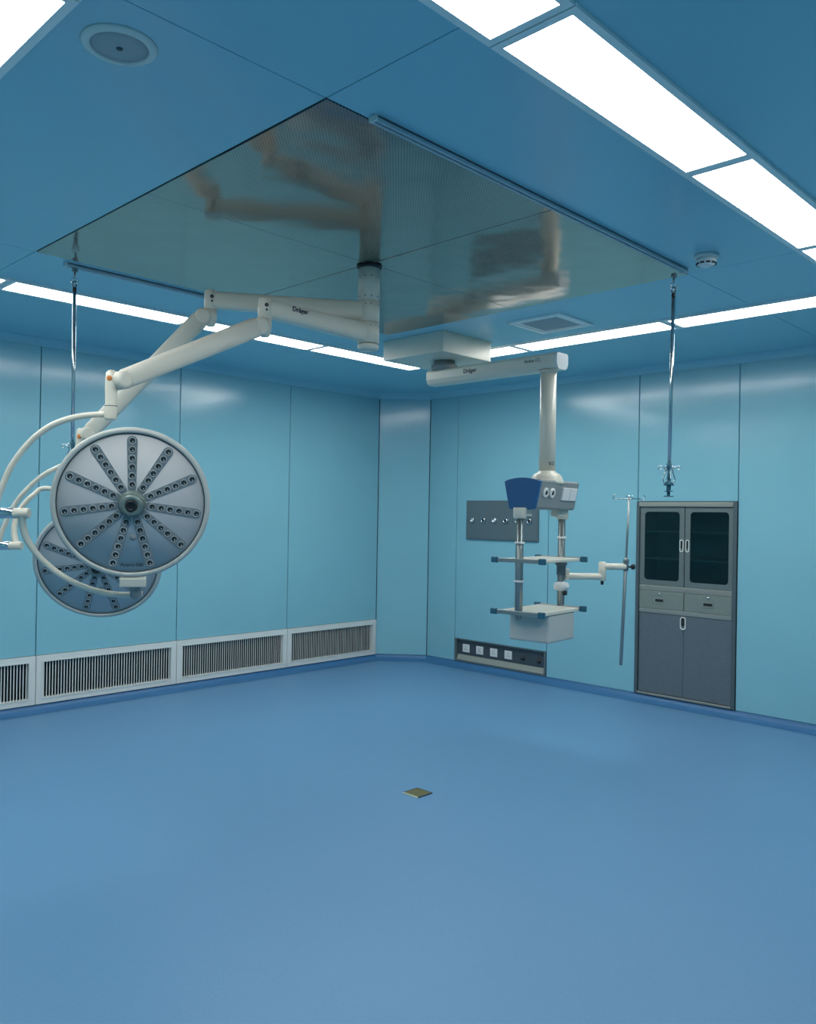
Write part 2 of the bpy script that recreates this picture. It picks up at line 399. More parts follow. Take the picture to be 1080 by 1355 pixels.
# ------------------------------------------------------------------ drip rods hanging from the rails
def drip_rod(x, y, z_end, label, tilt=(0, 0), yaw=0.):
    t = thing('hanging_drip_rod', (x, y, H-.02), label, 'drip rod', 'drip rods hanging from the ceiling rails')
    P = lambda z: V((x+tilt[0]*(2.9-z), y+tilt[1]*(2.9-z), z))
    d = V((math.cos(yaw), math.sin(yaw), 0))
    bm = BM(); box(bm, (x-.014, y-.012, H-.045), (x+.014, y+.012, H-.02), bev=.004); cyl(bm, (x, y, H-.045), (x, y, H-.075), .006, 12); obj('trolley', bm, 'steel', t)
    bm = BM(); pts = [V((x, y, H-.07))]
    for k in range(11):
        a = PI/2+1.75*PI*k/10; pts.append(V((x, y, H-.095)) + d*(.018*math.cos(a)) + V((0, 0, .02*math.sin(a))))
    tube(bm, pts, .0035, 8, 3); obj('hook', bm, 'chrome', t)
    bm = BM(); pts = [V((x, y, 2.886))+d*(.011*math.cos(2*PI*k/14))+V((0, 0, .018*math.sin(2*PI*k/14))) for k in range(15)]; tube(bm, pts, .003, 8, 1)
    cyl(bm, P(2.868), P(2.845), .0115, 16, .003); obj('eyelet', bm, 'black', t)
    bm = BM(); cyl(bm, P(2.848), P(z_end), .0105, 20); obj('rod', bm, 'chrome', t)
    ze = z_end; kc = .74
    bm = BM(); cyl(bm, P(ze+0.0050*kc), P(ze-0.0500*kc), .015, 16, .004, r1=.013); obj('sleeve', bm, 'teal', t)
    bm = BM()
    q = V((-d.y, d.x, 0))
    for dd in (d, -d, q, -q):
        c = P(ze-0.0850*kc)
        pts = [P(ze-0.1550*kc)+dd*.022, P(ze-0.1200*kc)+dd*.034, c+dd*.026, P(ze-0.0500*kc)+dd*.020, P(ze-0.0250*kc)+dd*.034, P(ze-0.0180*kc)+dd*.052, P(ze-0.0300*kc)+dd*.062, P(ze-0.0460*kc)+dd*.054, P(ze-0.0450*kc)+dd*.044]
        tube(bm, pts, .0032, 8, 4)
    obj('hook_crown', bm, 'chrome', t)
    bm = BM(); cyl(bm, P(ze-0.0400*kc), P(ze-0.1500*kc), .008, 12); cyl(bm, P(ze-0.1300*kc), P(ze-0.1650*kc), .014, 16, .003, r1=.030); cyl(bm, P(ze-0.1650*kc), P(ze-0.2050*kc), .012, 16); cyl(bm, P(ze-0.2050*kc), P(ze-0.2110*kc), .024, 16); cyl(bm, P(ze-0.2110*kc), P(ze-0.2430*kc), .0085, 16); cyl(bm, P(ze-0.2430*kc), P(ze-0.2500*kc), .028, 16, .002)
    obj('adjusting_knob', bm, 'teal', t)
drip_rod(4.318, 2.170, 1.915, 'chrome drip rod hanging from the ceiling above the steel cabinet', (-.004, .008), yaw=-.8)
drip_rod(2.018, 4.660, 1.985, 'chrome drip rod hanging at left behind the round surgical lights', (.004, -.003), yaw=-.8)

# ------------------------------------------------------------------ ceiling column and the two surgical lights
MX, MY = 3.146, 3.408
t = thing('ceiling_column', (MX, MY, H), 'cream ceiling column carrying the two surgical light arms under the airflow panel', 'column')
bm = BM(); lathe(bm, [(.068, 0), (.071, .003), (.071, .010), (.062, .014), (.054, .014)], (MX, MY, H-.003), (0, 0, -1), 40); obj('flange', bm, 'black', t)
bm = BM(); lathe(bm, [(.052, 0), (.060, .012), (.060, .190)], (MX, MY, H-.012), (0, 0, -1), 40); obj('upper_sleeve', bm, 'white', t)
for a in (2.9, 3.6, 4.2, 4.9):
    d = V((math.cos(a), math.sin(a), 0))
    for z in (H-.07, H-.18):
        bm = BM(); cyl(bm, V((MX, MY, z))+d*.057, V((MX, MY, z))+d*.0625, .0045, 10); obj('screw', bm, 'grey', t)
bm = BM(); lathe(bm, [(.056, 0), (.060, .005), (.060, .020), (.050, .032), (0, .032)], (MX, MY, 2.556), (0, 0, -1), 40); obj('bottom_cap', bm, 'white', t)

def taper_arm(bm, a, b, wa, ha, wb, hb, n=24, za=0, zb=0):
    """rounded beam between two points with (width, height) at each end"""
    a, b = V(a), V(b); d = (b-a).normalized(); s = V((0, 0, 1)).cross(d).normalized(); u = d.cross(s)
    rings = []
    for f in (0, .02, .25, .5, .75, .98, 1):
        wd = wa+(wb-wa)*f; hh = ha+(hb-ha)*f; k = .8 if f in (0, 1) else 1
        c = a.lerp(b, f); ring_ = []
        for j in range(n):
            an = 2*PI*j/n; ca, sa = math.cos(an), math.sin(an); e = .55
            ring_.append(bm.verts.new(c + s*(k*wd/2*math.copysign(abs(ca)**e, ca)) + u*(k*hh/2*math.copysign(abs(sa)**e, sa))))
        rings.append(ring_)
    for p, q in zip(rings, rings[1:]):
        for j in range(n):
            f = bm.faces.new((p[j], p[(j+1) % n], q[(j+1) % n], q[j])); f.smooth = True
    bm.faces.new(rings[0][::-1]); bm.faces.new(rings[-1])

def lamp_head(t, c, nrm, upv, R, spin, logo):
    """round LED lamp head; local z is the lit side"""
    z = V(nrm).normalized(); y = V(upv); y = (y-z*y.dot(z)).normalized(); x = y.cross(z)
    mx = Matrix.Translation(c) @ Matrix((x, y, z)).transposed().to_4x4()
    q = R/.325
    W = lambda px, py, pz: mx @ V((px*q, py*q, pz*q))
    bm = BM(); lathe(bm, [(h*q, g*q) for h, g in ((0, -.062), (.12, -.060), (.22, -.050), (.288, -.032), (.318, -.012), (.325, .004), (.324, .014), (.318, .020), (.309, .021), (.303, .017), (.301, .008), (0, .008))], c, z, 96)
    head = obj('lamp_head', bm, 'lamprim', t)
    bm = BM(); lathe(bm, [(.3015*q, .007*q), (.3015*q, .012*q), (0, .0125*q)], c, z, 96); obj('face_plate', bm, 'lampface', head)
    bm = BM(); lathe(bm, [(.3035*q, .011*q), (.3035*q, .0145*q), (.298*q, .0145*q), (.298*q, .011*q)], c, z, 96, closed=True); obj('gasket', bm, 'inkgrey', head)
    for k in range(11):
        a = PI/2 + spin + 2*PI*k/11
        ca, sa = math.cos(a), math.sin(a)
        r0, r1, hw = .068, .290, .0212
        pl = []
        for i in range(9): an = a-PI/2+PI*i/8; pl.append(((r1-hw)*ca+hw*math.cos(an), (r1-hw)*sa+hw*math.sin(an)))
        for i in range(9): an = a+PI/2+PI*i/8; pl.append(((r0)*ca+hw*.8*math.cos(an), (r0)*sa+hw*.8*math.sin(an)))
        bm = BM(); prism(bm, [(px*q, py*q) for px, py in pl], .010*q, .0145*q, mx); strip = obj('led_strip', bm, 'ledstrip', head)
        for i in range(6):
            r = .083 + i*.0374
            o = W(r*ca, r*sa, .0135)
            bm = BM(); lathe(bm, [(.0152*q, 0), (.0152*q, .003*q), (.0132*q, .0035*q), (.0112*q, .0015*q), (.0112*q, .001*q)], o, z, 14)
            lathe(bm, [(.0112*q, .0010*q), (.008*q, .0035*q), (0, .0045*q)], o, z, 12, mi=1)
            lathe(bm, [(.0035*q, .0040*q), (.002*q, .0052*q), (0, .0054*q)], o+x*(.002*q)-y*(.004*q), z, 8)
            obj('led_lens', bm, ['lens', 'lensrim'], head)
    bm = BM(); lathe(bm, [(r*q, h*q) for r, h in ((.056, .010), (.057, .018), (.050, .022), (.046, .030), (.048, .046), (.046, .058), (.040, .064), (.024, .064), (.022, .056), (0, .055))], c, z, 40); obj('handle', bm, 'handle', head)
    bm = BM(); lathe(bm, [(.0235*q, .0645*q), (.0235*q, .068*q), (.016*q, .070*q), (.014*q, .064*q), (0, .064*q)], W(0, 0, 0), z, 24); obj('handle_bore', bm, 'black', head)
    bm = BM(); lathe(bm, [(.0125*q, 0), (.0125*q, .003*q), (0, .004*q)], W(.005, -.148, .012), z, 20); obj('sensor_button', bm, 'grey', head)
    if logo: text('lettering', 'Polaris 200', .021*q, mx @ Matrix.Translation(V((.0, -.270, .0132))*q), 'inkgrey', head, shear=.2)
    return head, W, x, y, z

def lamp(t, z_hub, E, S, orange, pivot, outer, inner, top_fix):
    E = V(E); S = V(S)
    hub = V((MX, MY, z_hub))
    d = (E-hub); d.z = 0; L_ = d.length; d.normalize(); side = V((-d.y, d.x, 0))
    bm = BM(); lathe(bm, [(.056, -.060), (.061, -.057), (.061, .057), (.056, .060)], hub, (0, 0, 1), 40); obj('hub', bm, 'white', t)
    for a in (-.25, .25, 1.2):
        dd = V((math.cos(YAW+PI+a), math.sin(YAW+PI+a), 0)); bm = BM(); cyl(bm, hub+dd*.058+V((0, 0, .035)), hub+dd*.0625+V((0, 0, .035)), .004, 10)
        obj('screw', bm, 'grey', t)
    bm = BM(); taper_arm(bm, hub+d*.03, E, .085, .108, .066, .088)
    arm = obj('extension_arm', bm, 'white', t)
    # end barrel with the elbow below it
    bm = BM(); lathe(bm, [(.030, .050), (.035, .045), (.035, -.050), (.033, -.052)], E, (0, 0, 1), 32); obj('arm_barrel', bm, 'white', t)
    sd = V((-fw.x, -fw.y, 0)).normalized()
    o = E + (sd*.8+rt*.35).normalized()*.0335
    bm = BM(); cyl(bm, o+V((0, 0, .012)), o+V((0, 0, .012))+sd*.004, .010, 16); cyl(bm, o-V((0, 0, .012)), o-V((0, 0, .012))+sd*.003, .006, 12); obj('screw_cap', bm, 'black', t)
    k = E + V((0, 0, -.098))
    sdir = (S-k); hd = V((sdir.x, sdir.y, 0)).normalized(); hs = V((-hd.y, hd.x, 0))
    bm = BM(); lathe(bm, [(.034, .046), (.034, .010), (.026, -.036), (.020, -.044)], k, (0, 0, 1), 32); obj('elbow_post', bm, 'white', t)
    kk = k + hd*.045
    bm = BM(); lathe(bm, [(.030, -.041), (.044, -.034), (.044, .034), (.030, .041)], kk, hs, 36); obj('elbow_joint', bm, 'white', t)
    sl = (S-kk).normalized(); S2 = S-sl*.0
    bm = BM(); taper_arm(bm, kk+sl*.01, S2-sl*.01, .076, .098, .068, .080); sp = obj('spring_arm', bm, 'white', t)
    bm = BM(); box(bm, (-.030, -.006, -.003), (.030, .006, .003), frame(kk+sl*.06+V((0, 0, .042))+hd*.0, sl, hs), bev=.002); obj('release_slot', bm, 'black', t)
    bm = BM(); lathe(bm, [(.024, -.037), (.038, -.031), (.038, .031), (.024, .037)], S2, hs, 36); obj('wrist_joint', bm, 'white', t)
    return hd, hs

# front light
t = thing('surgical_light', (MX, MY, 2.62), 'nearer round surgical light facing the viewer with lettering on its lower rim', 'surgical light', 'twin surgical lights on the ceiling column')
S1 = V((1.625, 3.280, 2.146))
hd, hs = lamp(t, 2.62, (2.436, 3.402, 2.622), S1, None, None, None, None, None)
A = V((1.5935, 3.3035, 0))
bm = BM(); lathe(bm, [(.012, 2.186), (.022, 2.176), (.025, 2.15), (.025, 2.11), (.023, 2.045), (.026, 2.036), (.026, 1.985), (.024, 1.980)], A, (0, 0, 1), 32); wr = obj('wrist_post', bm, 'white', t)
bm = BM(); lathe(bm, [(.0262, 2.0375), (.0268, 2.0375), (.0268, 2.0345), (.0262, 2.0345)], A, (0, 0, 1), 32, closed=True); obj('seam_ring', bm, 'inkgrey', wr)
nf = V((-fw.x, -fw.y, 0)).normalized()
bm = BM(); lathe(bm, [(.011, -.006), (.011, .003), (.008, .005), (0, .005)], A+V((0, 0, 2.150))+nf*.024, nf, 20); obj('button', bm, 'orange', wr)
bm = BM(); tube(bm, [(1.592, 3.305, 2.003), (1.535, 3.364, 1.998), (1.48, 3.42, 1.984), (1.425, 3.477, 1.954), (1.377, 3.526, 1.906), (1.334, 3.571, 1.838), (1.3, 3.606, 1.762), (1.277, 3.63, 1.679), (1.262, 3.645, 1.615), (1.256, 3.652, 1.58)], .0125, 14); obj('outer_yoke', bm, 'white', t)
p0, p1 = V((1.236, 3.674, 1.580)), V((1.362, 3.543, 1.583)); pd = (p1-p0).normalized()
bm = BM(); cyl(bm, p0, p1, .0215, 28, .004); pv = obj('yoke_pivot', bm, 'white', t)
bm = BM(); cyl(bm, p0+pd*.030, p0+pd*.118, .0228, 28, .001); obj('chrome_sleeve', bm, 'chrome', pv)
bm = BM(); tube(bm, [(1.342, 3.564, 1.573), (1.35, 3.583, 1.532), (1.374, 3.585, 1.464), (1.423, 3.563, 1.388), (1.493, 3.519, 1.317), (1.57, 3.467, 1.268), (1.647, 3.415, 1.242), (1.71, 3.377, 1.235), (1.775, 3.345, 1.238)], [.0165, .0145, .0125, .0125, .0125, .0115], 14); obj('inner_yoke', bm, 'white', t)
HC = V((1.660, 3.234, 1.632))
pit = math.radians(11); yw = math.radians(-3)
vd = V((-HC.x, -HC.y, 0)).normalized(); vd = V((vd.x*math.cos(yw)-vd.y*math.sin(yw), vd.x*math.sin(yw)+vd.y*math.cos(yw), 0))
nrm = vd*math.cos(pit)+V((0, 0, -math.sin(pit)))
head, W, hx, hy, hz = lamp_head(t, HC, nrm, V((0, 0, 1)), .318, .0, True)
# clamp under the head
bmx = Matrix.Translation(HC) @ Matrix((hx, hy, hz)).transposed().to_4x4()
bm = BM(); box(bm, (-.048, -.360, -.030), (.060, -.318, .022), bmx, bev=.006); obj('head_clamp', bm, 'white', t)
bm = BM(); box(bm, (.002, -.420, -.045), (.030, -.358, .0), bmx, bev=.008); cyl(bm, bmx @ V((.016, -.345, -.022)), bmx @ V((.016, -.415, -.022)), .024, 24, .005); obj('clamp_socket', bm, 'grey', t)

# rear light
t = thing('surgical_light', (MX, MY, 2.74), 'farther round surgical light, partly hidden behind the front lamp, tilted down', 'surgical light', 'twin surgical lights on the ceiling column')
S2_ = V((1.862, 4.108, 1.988))
hd, hs = lamp(t, 2.74, (2.418, 3.872, 2.742), S2_, None, None, None, None, None)
A = V((1.836, 4.128, 0))
bm = BM(); lathe(bm, [(.012, 2.016), (.022, 2.006), (.025, 1.985), (.025, 1.95), (.023, 1.900), (.026, 1.890), (.026, 1.845), (.024, 1.840)], A, (0, 0, 1), 32); wr = obj('wrist_post', bm, 'white', t)
bm = BM(); lathe(bm, [(.011, -.006), (.011, .003), (.008, .005), (0, .005)], A+V((0, 0, 1.972))+nf*.024, nf, 20); obj('button', bm, 'orange', wr)
bm = BM(); tube(bm, [(1.838, 4.128, 1.872), (1.819, 4.151, 1.864), (1.772, 4.202, 1.825), (1.715, 4.265, 1.781), (1.663, 4.322, 1.718), (1.616, 4.374, 1.636), (1.584, 4.412, 1.542), (1.564, 4.436, 1.465), (1.555, 4.449, 1.41)], .0125, 14); obj('outer_yoke', bm, 'white', t)
p0, p1 = V((1.530, 4.476, 1.410)), V((1.642, 4.36, 1.412)); pd = (p1-p0).normalized()
bm = BM(); cyl(bm, p0, p1, .0215, 28, .004); pv = obj('yoke_pivot', bm, 'white', t)
bm = BM(); cyl(bm, p0+pd*.030, p0+pd*.100, .0228, 28, .001); obj('chrome_sleeve', bm, 'chrome', pv)
HC = V((1.918, 4.081, 1.327))
pit = math.radians(25); yw = math.radians(-10)
vd = V((-HC.x, -HC.y, 0)).normalized(); vd = V((vd.x*math.cos(yw)-vd.y*math.sin(yw), vd.x*math.sin(yw)+vd.y*math.cos(yw), 0))
nrm = vd*math.cos(pit)+V((0, 0, -math.sin(pit)))
head, W, hx, hy, hz = lamp_head(t, HC, nrm, V((0, 0, 1)), .314, .0, False)
bm = BM(); tube(bm, [(1.623, 4.38, 1.412), (1.625, 4.418, 1.465), (1.637, 4.446, 1.535), (1.669, 4.454, 1.606), (1.724, 4.438, 1.674), (1.785, 4.41, 1.712), tuple(W(-.03, .36, -.03)), tuple(W(0, .34, -.024))], [.0165, .0145, .0125, .0125, .0125, .0115], 14); obj('inner_yoke', bm, 'white', t)
bmx = Matrix.Translation(HC) @ Matrix((hx, hy, hz)).transposed().to_4x4()
bm = BM(); box(bm, (-.050, .318, -.040), (.050, .362, .008), bmx, bev=.006); obj('head_clamp', bm, 'white', t)
# brand lettering on the front light's extension arm
for o in bpy.data.objects:
    if o.name.startswith('extension_arm') and abs(o.parent.location.z-2.62) < .01:
        e = V((2.436, 3.402, 2.622)); h = V((MX, MY, 2.62)); d = (h-e).normalized()
        n = V((d.y, -d.x, 0)); c = e+d*.195+n*.0372+V((0, 0, .022))
        text('lettering', 'Dräger', .036, frame(c, d, V((0, 0, 1))), 'ink', o, depth=.001, bold=.0006)
        break

# ------------------------------------------------------------------ medical pendant
PXc, PYc = 4.918, 3.418
t = thing('medical_pendant', (4.885, 4.48, H), 'cream ceiling mounted medical pendant with blue ended console and hanging shelves', 'medical pendant')
bm = BM(); box(bm, (4.60, 4.155, 2.842), (5.176, 4.80, H), bev=.004); cb = obj('ceiling_box', bm, 'white', t)
bm = BM(); lathe(bm, [(.085, .0), (.085, .030), (.105, .034), (.105, .062), (.098, .075)], (4.925, 4.43, 2.843), (0, 0, -1), 40); obj('swivel', bm, 'grey', t)
def arm_profile(bm, x0, x1, z0, z1, y0, y1):
    pl = [(x0+.012, z1), (x0, z1-.016), (x0, z0+.042), (x0+.014, z0+.012), (x0+.035, z0), (x1-.035, z0), (x1-.014, z0+.012), (x1, z0+.042), (x1, z1-.016), (x1-.012, z1)]
    prism(bm, [(a, b) for a, b in pl], -y1, -y0, Matrix(((1, 0, 0, 0), (0, 0, -1, 0), (0, 1, 0, 0), (0, 0, 0, 1))), bev=.003)
bm = BM(); arm_profile(bm, 4.853, 4.997, 2.652, 2.770, 3.325, 4.56)
arm = obj('pendant_arm', bm, 'white', t)
bm = BM(); arm_profile(bm, 4.8535, 4.9965, 2.652, 2.769, 3.305, 3.325); obj('arm_end_cap', bm, 'whiteplastic', arm)
text('lettering', 'Dräger', .046, frame((4.8525, 4.10, 2.722), (0, -1, 0), (0, 0, 1)), 'ink', arm, depth=.001, bold=.0008)
text('lettering', 'Ambia CC', .034, frame((4.8525, 3.515, 2.728), (0, -1, 0), (0, 0, 1)), 'inkgrey', arm, depth=.001)
bm = BM(); lathe(bm, [(.066, .0), (.066, .012), (.060, .018)], (PXc, PYc, 2.655), (0, 0, -1), 36)
lathe(bm, [(.0575, .01), (.0575, .73)], (PXc, PYc, 2.655), (0, 0, -1), 40); col = obj('column', bm, 'white', t)
ld = V((-.92, -.40, 0)).normalized()
ld = (nf*.85 + rt*.35).normalized()
text('lettering', '0.2', .035, frame(V((PXc, PYc, 1.985))+ld*.0585, V((-ld.y, ld.x, 0)), (0, 0, 1)), 'inkgrey', col, depth=.001)
bm = BM(); lathe(bm, [(.060, 0), (.066, .010), (.090, .022), (.108, .045), (.118, .078), (.118, .094)], (PXc, PYc, 1.936), (0, 0, -1), 40); obj('swivel_dome', bm, 'white', t)
# console: long axis u, width axis v
ca = math.radians(5); u = V((math.cos(ca), math.sin(ca), 0)); v = V((-math.sin(ca), math.cos(ca), 0))
KC = V((PXc-.012-.0190, PYc+.0193, 0))
kx = Matrix.Translation(KC) @ Matrix((v, V((0, 0, 1)), u)).transposed().to_4x4()      # local: x = width, y = height, z = length
tr = [(-.132, 1.853), (-.120, 1.866), (.120, 1.866), (.132, 1.853), (.096, 1.672), (.084, 1.660), (-.084, 1.660), (-.096, 1.672)]
bm = BM(); prism(bm, tr, -.240, .300, kx, bev=.003); con = obj('console', bm, 'grey', t)
capo = [(-.142, 1.852)]+[(-.142+.284*i/8, 1.854+.022*math.sin(PI*i/8)) for i in range(1, 8)]+[(.142, 1.852), (.102, 1.668), (.090, 1.656), (-.090, 1.656), (-.102, 1.668)]
bm = BM(); prism(bm, capo, -.278, -.239, kx, bev=.006); obj('end_cover', bm, 'blue', con)
bm = BM(); prism(bm, tr, .300, .308, kx, bev=.002); obj('end_cover', bm, 'panelgrey', con)
# sockets on the sloping side that faces the camera (local -x side)
sl = V((-.036, .181, 0)).normalized()
def side_frame(zl, hgt):
    f = (hgt-1.672)/(1.853-1.672); lx = -(.096+(.132-.096)*f)
    o = kx @ V((lx, hgt, zl)); X = u; Y = (kx.to_3x3() @ V((sl.x, sl.y, 0))).normalized()
    m = frame(o, X, Y); return m
for zl in (-.160, -.070):
    m = side_frame(zl, 1.775)
    zc = m.to_3x3() @ V((0, 0, 1)); sgn = 1 if zc.dot(nf) > 0 else -1
    bm = BM(); lathe(bm, [(.036, 0), (.036, .010), (.030, .016), (.018, .016), (.016, .006), (0, .006)], m.translation, zc*sgn, 28); g = obj('gas_outlet', bm, 'whiteplastic', con)
    bm = BM(); lathe(bm, [(.0165, .006), (.014, .015), (0, .017)], m.translation, zc*sgn, 20); obj('outlet_core', bm, 'black', con)
m = side_frame(.180, 1.772)
zc = m.to_3x3() @ V((0, 0, 1)); sg = 1 if zc.dot(nf) > 0 else -1
for k in (-1, 1):
    bm = BM(); box(bm, (k*.052-.050, -.046, -.004 if sg > 0 else -.012), (k*.052+.050, .046, .012 if sg > 0 else .004), m, bev=.004); obj('socket_plate', bm, 'whiteplastic', con)
# posts under the console
NP = KC-u*.290; FP = KC+u*.300
for P, nm in ((NP, 'n'), (FP, 'f')):
    P = V((P.x, P.y, 0)); zt = lambda z: P+V((0, 0, z))
    bm = BM(); lathe(bm, [(.046, 1.668), (.048, 1.655), (.046, 1.598), (.040, 1.592)], P, (0, 0, 1), 32)
    q = P+(u if nm == 'n' else -u)*.06
    box(bm, (-.050, -.035, 1.61), (.050, .035, 1.664), Matrix.Translation(q) @ Matrix((u, v, V((0, 0, 1)))).transposed().to_4x4(), bev=.006)
    obj('post_bracket', bm, 'white', t)
    bm = BM(); cyl(bm, zt(1.60), zt(.90), .0215, 20)
    for a in range(4):
        an = ca+PI/4+a*PI/2; d = V((math.cos(an), math.sin(an), 0)); 
        box(bm, (-.0045, -.0035, .91), (.0045, .0035, 1.595), Matrix.Translation(P+d*.0225) @ Matrix.Rotation(an, 4, 'Z'))
    po = obj('post', bm, 'steel', t)
    for z in ((1.425, 1.16) if nm == 'n' else (1.455,)):
        bm = BM(); lathe(bm, [(.026, -.008), (.036, -.006), (.036, .006), (.026, .008)], zt(z), (0, 0, 1), 24); obj('collar', bm, 'whiteplastic', po)
# shelves with side rails
sx = Matrix.Translation(KC) @ Matrix((u, v, V((0, 0, 1)))).transposed().to_4x4()
def shelf(z, thick):
    bm = BM(); box(bm, (-.285, -.168, z-thick), (.268, .168, z), sx, bev=.006); sh = obj('shelf', bm, 'white', t)
    for ux in (-.306, .290):
        bm = BM(); box(bm, (ux-.006, -.190, z-.024), (ux+.006, .190, z+.006), sx, bev=.003)
        for vy in (-.12, .12): box(bm, (min(ux, math.copysign(.26, ux)), vy-.012, z-.018), (max(ux, math.copysign(.26, ux)), vy+.012, z-.006), sx)
        rl = obj('side_rail', bm, 'steel', sh)
        for s in (-1, 1):
            bm = BM(); box(bm, (ux-.013, s*.190-.026, z-.030), (ux+.013, s*.190+.026, z+.012), sx, bev=.006); obj('rail_cap', bm, 'teal', sh)
    return sh
shelf(1.312, .022); shelf(.952, .026)
bm = BM(); box(bm, (-.150, -.162, .730), (.215, .162, .928), sx, bev=.014, seg=3); dr = obj('drawer', bm, 'frost', t)
bm = BM(); box(bm, (-.154, -.150, .742), (-.146, .150, .918), sx, bev=.003); obj('drawer_front', bm, 'frost', dr)
# two-piece swing arm and its pole
b0 = V((FP.x, FP.y, 0)); j1 = V((5.463, 3.2825, 0)); j2 = V((5.590, 3.152, 0))
Z = lambda p, z: V((p.x, p.y, z))
bm = BM(); lathe(bm, [(.040, -.012), (.044, -.008), (.044, .006), (.040, .010)], Z(b0, 1.262), (0, 0, 1), 24); lathe(bm, [(.030, -.085), (.034, -.08), (.034, -.012), (.030, -.008)], Z(b0, 1.262), (0, 0, 1), 24); obj('arm_clamp', bm, 'panelgrey', t)
bm = BM(); d1 = (j1-b0).normalized(); cyl(bm, Z(b0, 1.170)+d1*.028, Z(j1, 1.166), .0245, 24, .004); box(bm, (.025, -.02, 1.14), (.06, .02, 1.225), Matrix.Translation(b0) @ Matrix.Rotation(math.atan2(d1.y, d1.x), 4, 'Z'), bev=.006); obj('lower_swing_arm', bm, 'white', t)
bm = BM(); lathe(bm, [(.020, 1.135), (.027, 1.140), (.027, 1.272), (.020, 1.277)], j1, (0, 0, 1), 28); obj('swing_arm_joint', bm, 'white', t)
bm = BM(); cyl(bm, Z(j1, 1.138), Z(j1, 1.105), .011, 14, .003); obj('locking_screw', bm, 'black', t)
bm = BM(); d2 = (j2-j1).normalized(); cyl(bm, Z(j1, 1.243), Z(j2, 1.243)-d2*.005, .0245, 24, .004); obj('upper_swing_arm', bm, 'white', t)
bm = BM(); sphere(bm, Z(b0, 1.095)+d1*.004, .044, (1, 1, .95)); cyl(bm, Z(b0, 1.095)-d1*.05, Z(b0, 1.095)+d1*.055, .030, 20, .006); kn = obj('clamp_knob', bm, 'whiteplastic', t)
bm = BM(); lathe(bm, [(.014, 0), (.018, .006), (.018, .03), (.012, .036)], Z(b0, 1.065)+d1*.028+nf*.02, (0, 0, -1), 16); obj('wing_screw', bm, 'black', kn)
pt, pb = V((5.598, 3.144, 1.765)), V((5.569, 3.176, .503)); pp = lambda z: pb.lerp(pt, (z-.503)/(1.765-.503))
bm = BM(); cyl(bm, pt, pp(1.22), .0085, 16); cyl(bm, pp(1.31), pb, .0125, 16, .003); pole = obj('drip_pole', bm, 'steel', t)
bm = BM(); cyl(bm, pp(1.302), pp(1.270), .022, 18, .004); lathe(bm, [(.015, -.032), (.020, -.028), (.020, .028), (.015, .032)], pp(1.243), (0, 0, 1), 20); obj('pole_collar', bm, 'panelgrey', pole)
bm = BM(); cyl(bm, pp(1.243), pp(1.243)+d2*.046, .007, 10); lathe(bm, [(.012, .040), (.021, .046), (.021, .064), (.014, .070)], pp(1.243), d2, 18); obj('pole_knob', bm, 'black', pole)
bm = BM(); hv = V((.70, -.714, 0))
tube(bm, [pp(1.755)-hv*.085, pp(1.755), pp(1.755)+hv*.085], .0042, 8, 1, False)
cr = V((.714, .70, 0))
for s in (-1, 1):
    e = pp(1.755)+hv*(s*.085)
    tube(bm, [e, e+hv*(s*.022)+V((0, 0, -.010)), e+hv*(s*.034)+V((0, 0, .006)), e+hv*(s*.030)+V((0, 0, .026)), e+hv*(s*.018)+V((0, 0, .030))], .0038, 8, 4)
    tube(bm, [pp(1.745), pp(1.75)+cr*(s*.03), pp(1.752)+cr*(s*.075), pp(1.76)+cr*(s*.09), pp(1.78)+cr*(s*.085)], .0038, 8, 4)
sphere(bm, pt+V((0, 0, .006)), .012)
obj('drip_hook', bm, 'chrome', pole)

# ------------------------------------------------------------------ wall fittings: local x along wall, y up, z into the room
RW = Matrix(((0, 0, -1, XR), (-1, 0, 0, 0), (0, 1, 0, 0), (0, 0, 0, 1)))      # x_local = -Y
# gas outlet panel
t = thing('gas_outlet_panel', (XR, 5.39, 1.565), 'grey wall panel with a row of round medical gas outlets, behind the pendant', 'gas panel')
bm = BM(); box(bm, (-5.868, 1.354, 0), (-4.915, 1.775, .022), RW, bev=.004); box(bm, (-5.855, 1.367, .018), (-4.928, 1.745, .0255), RW, bev=.003); obj('panel', bm, 'panelgrey', t)
for i, y in enumerate((5.769, 5.620, 5.470, 5.318, 5.166, 5.014)):
    o = RW @ V((-y, 1.563, .025)); ax = V((-1, 0, 0))
    bm = BM(); lathe(bm, [(.036, 0), (.036, .004), (.032, .006)], o, ax, 28); g = obj('gas_outlet', bm, 'panelgrey', t)
    bm = BM(); lathe(bm, [(.029, .004), (.029, .016), (.024, .020), (.020, .020), (.020, .010)], o, ax, 28); obj('outlet_ring', bm, 'chrome', g)
    bm = BM(); lathe(bm, [(.019, .006), (.019, .011), (.010, .014), (0, .014)], o, ax, 20)
    obj('outlet_core', bm, 'whiteplastic' if i in (0, 2) else 'black', g)

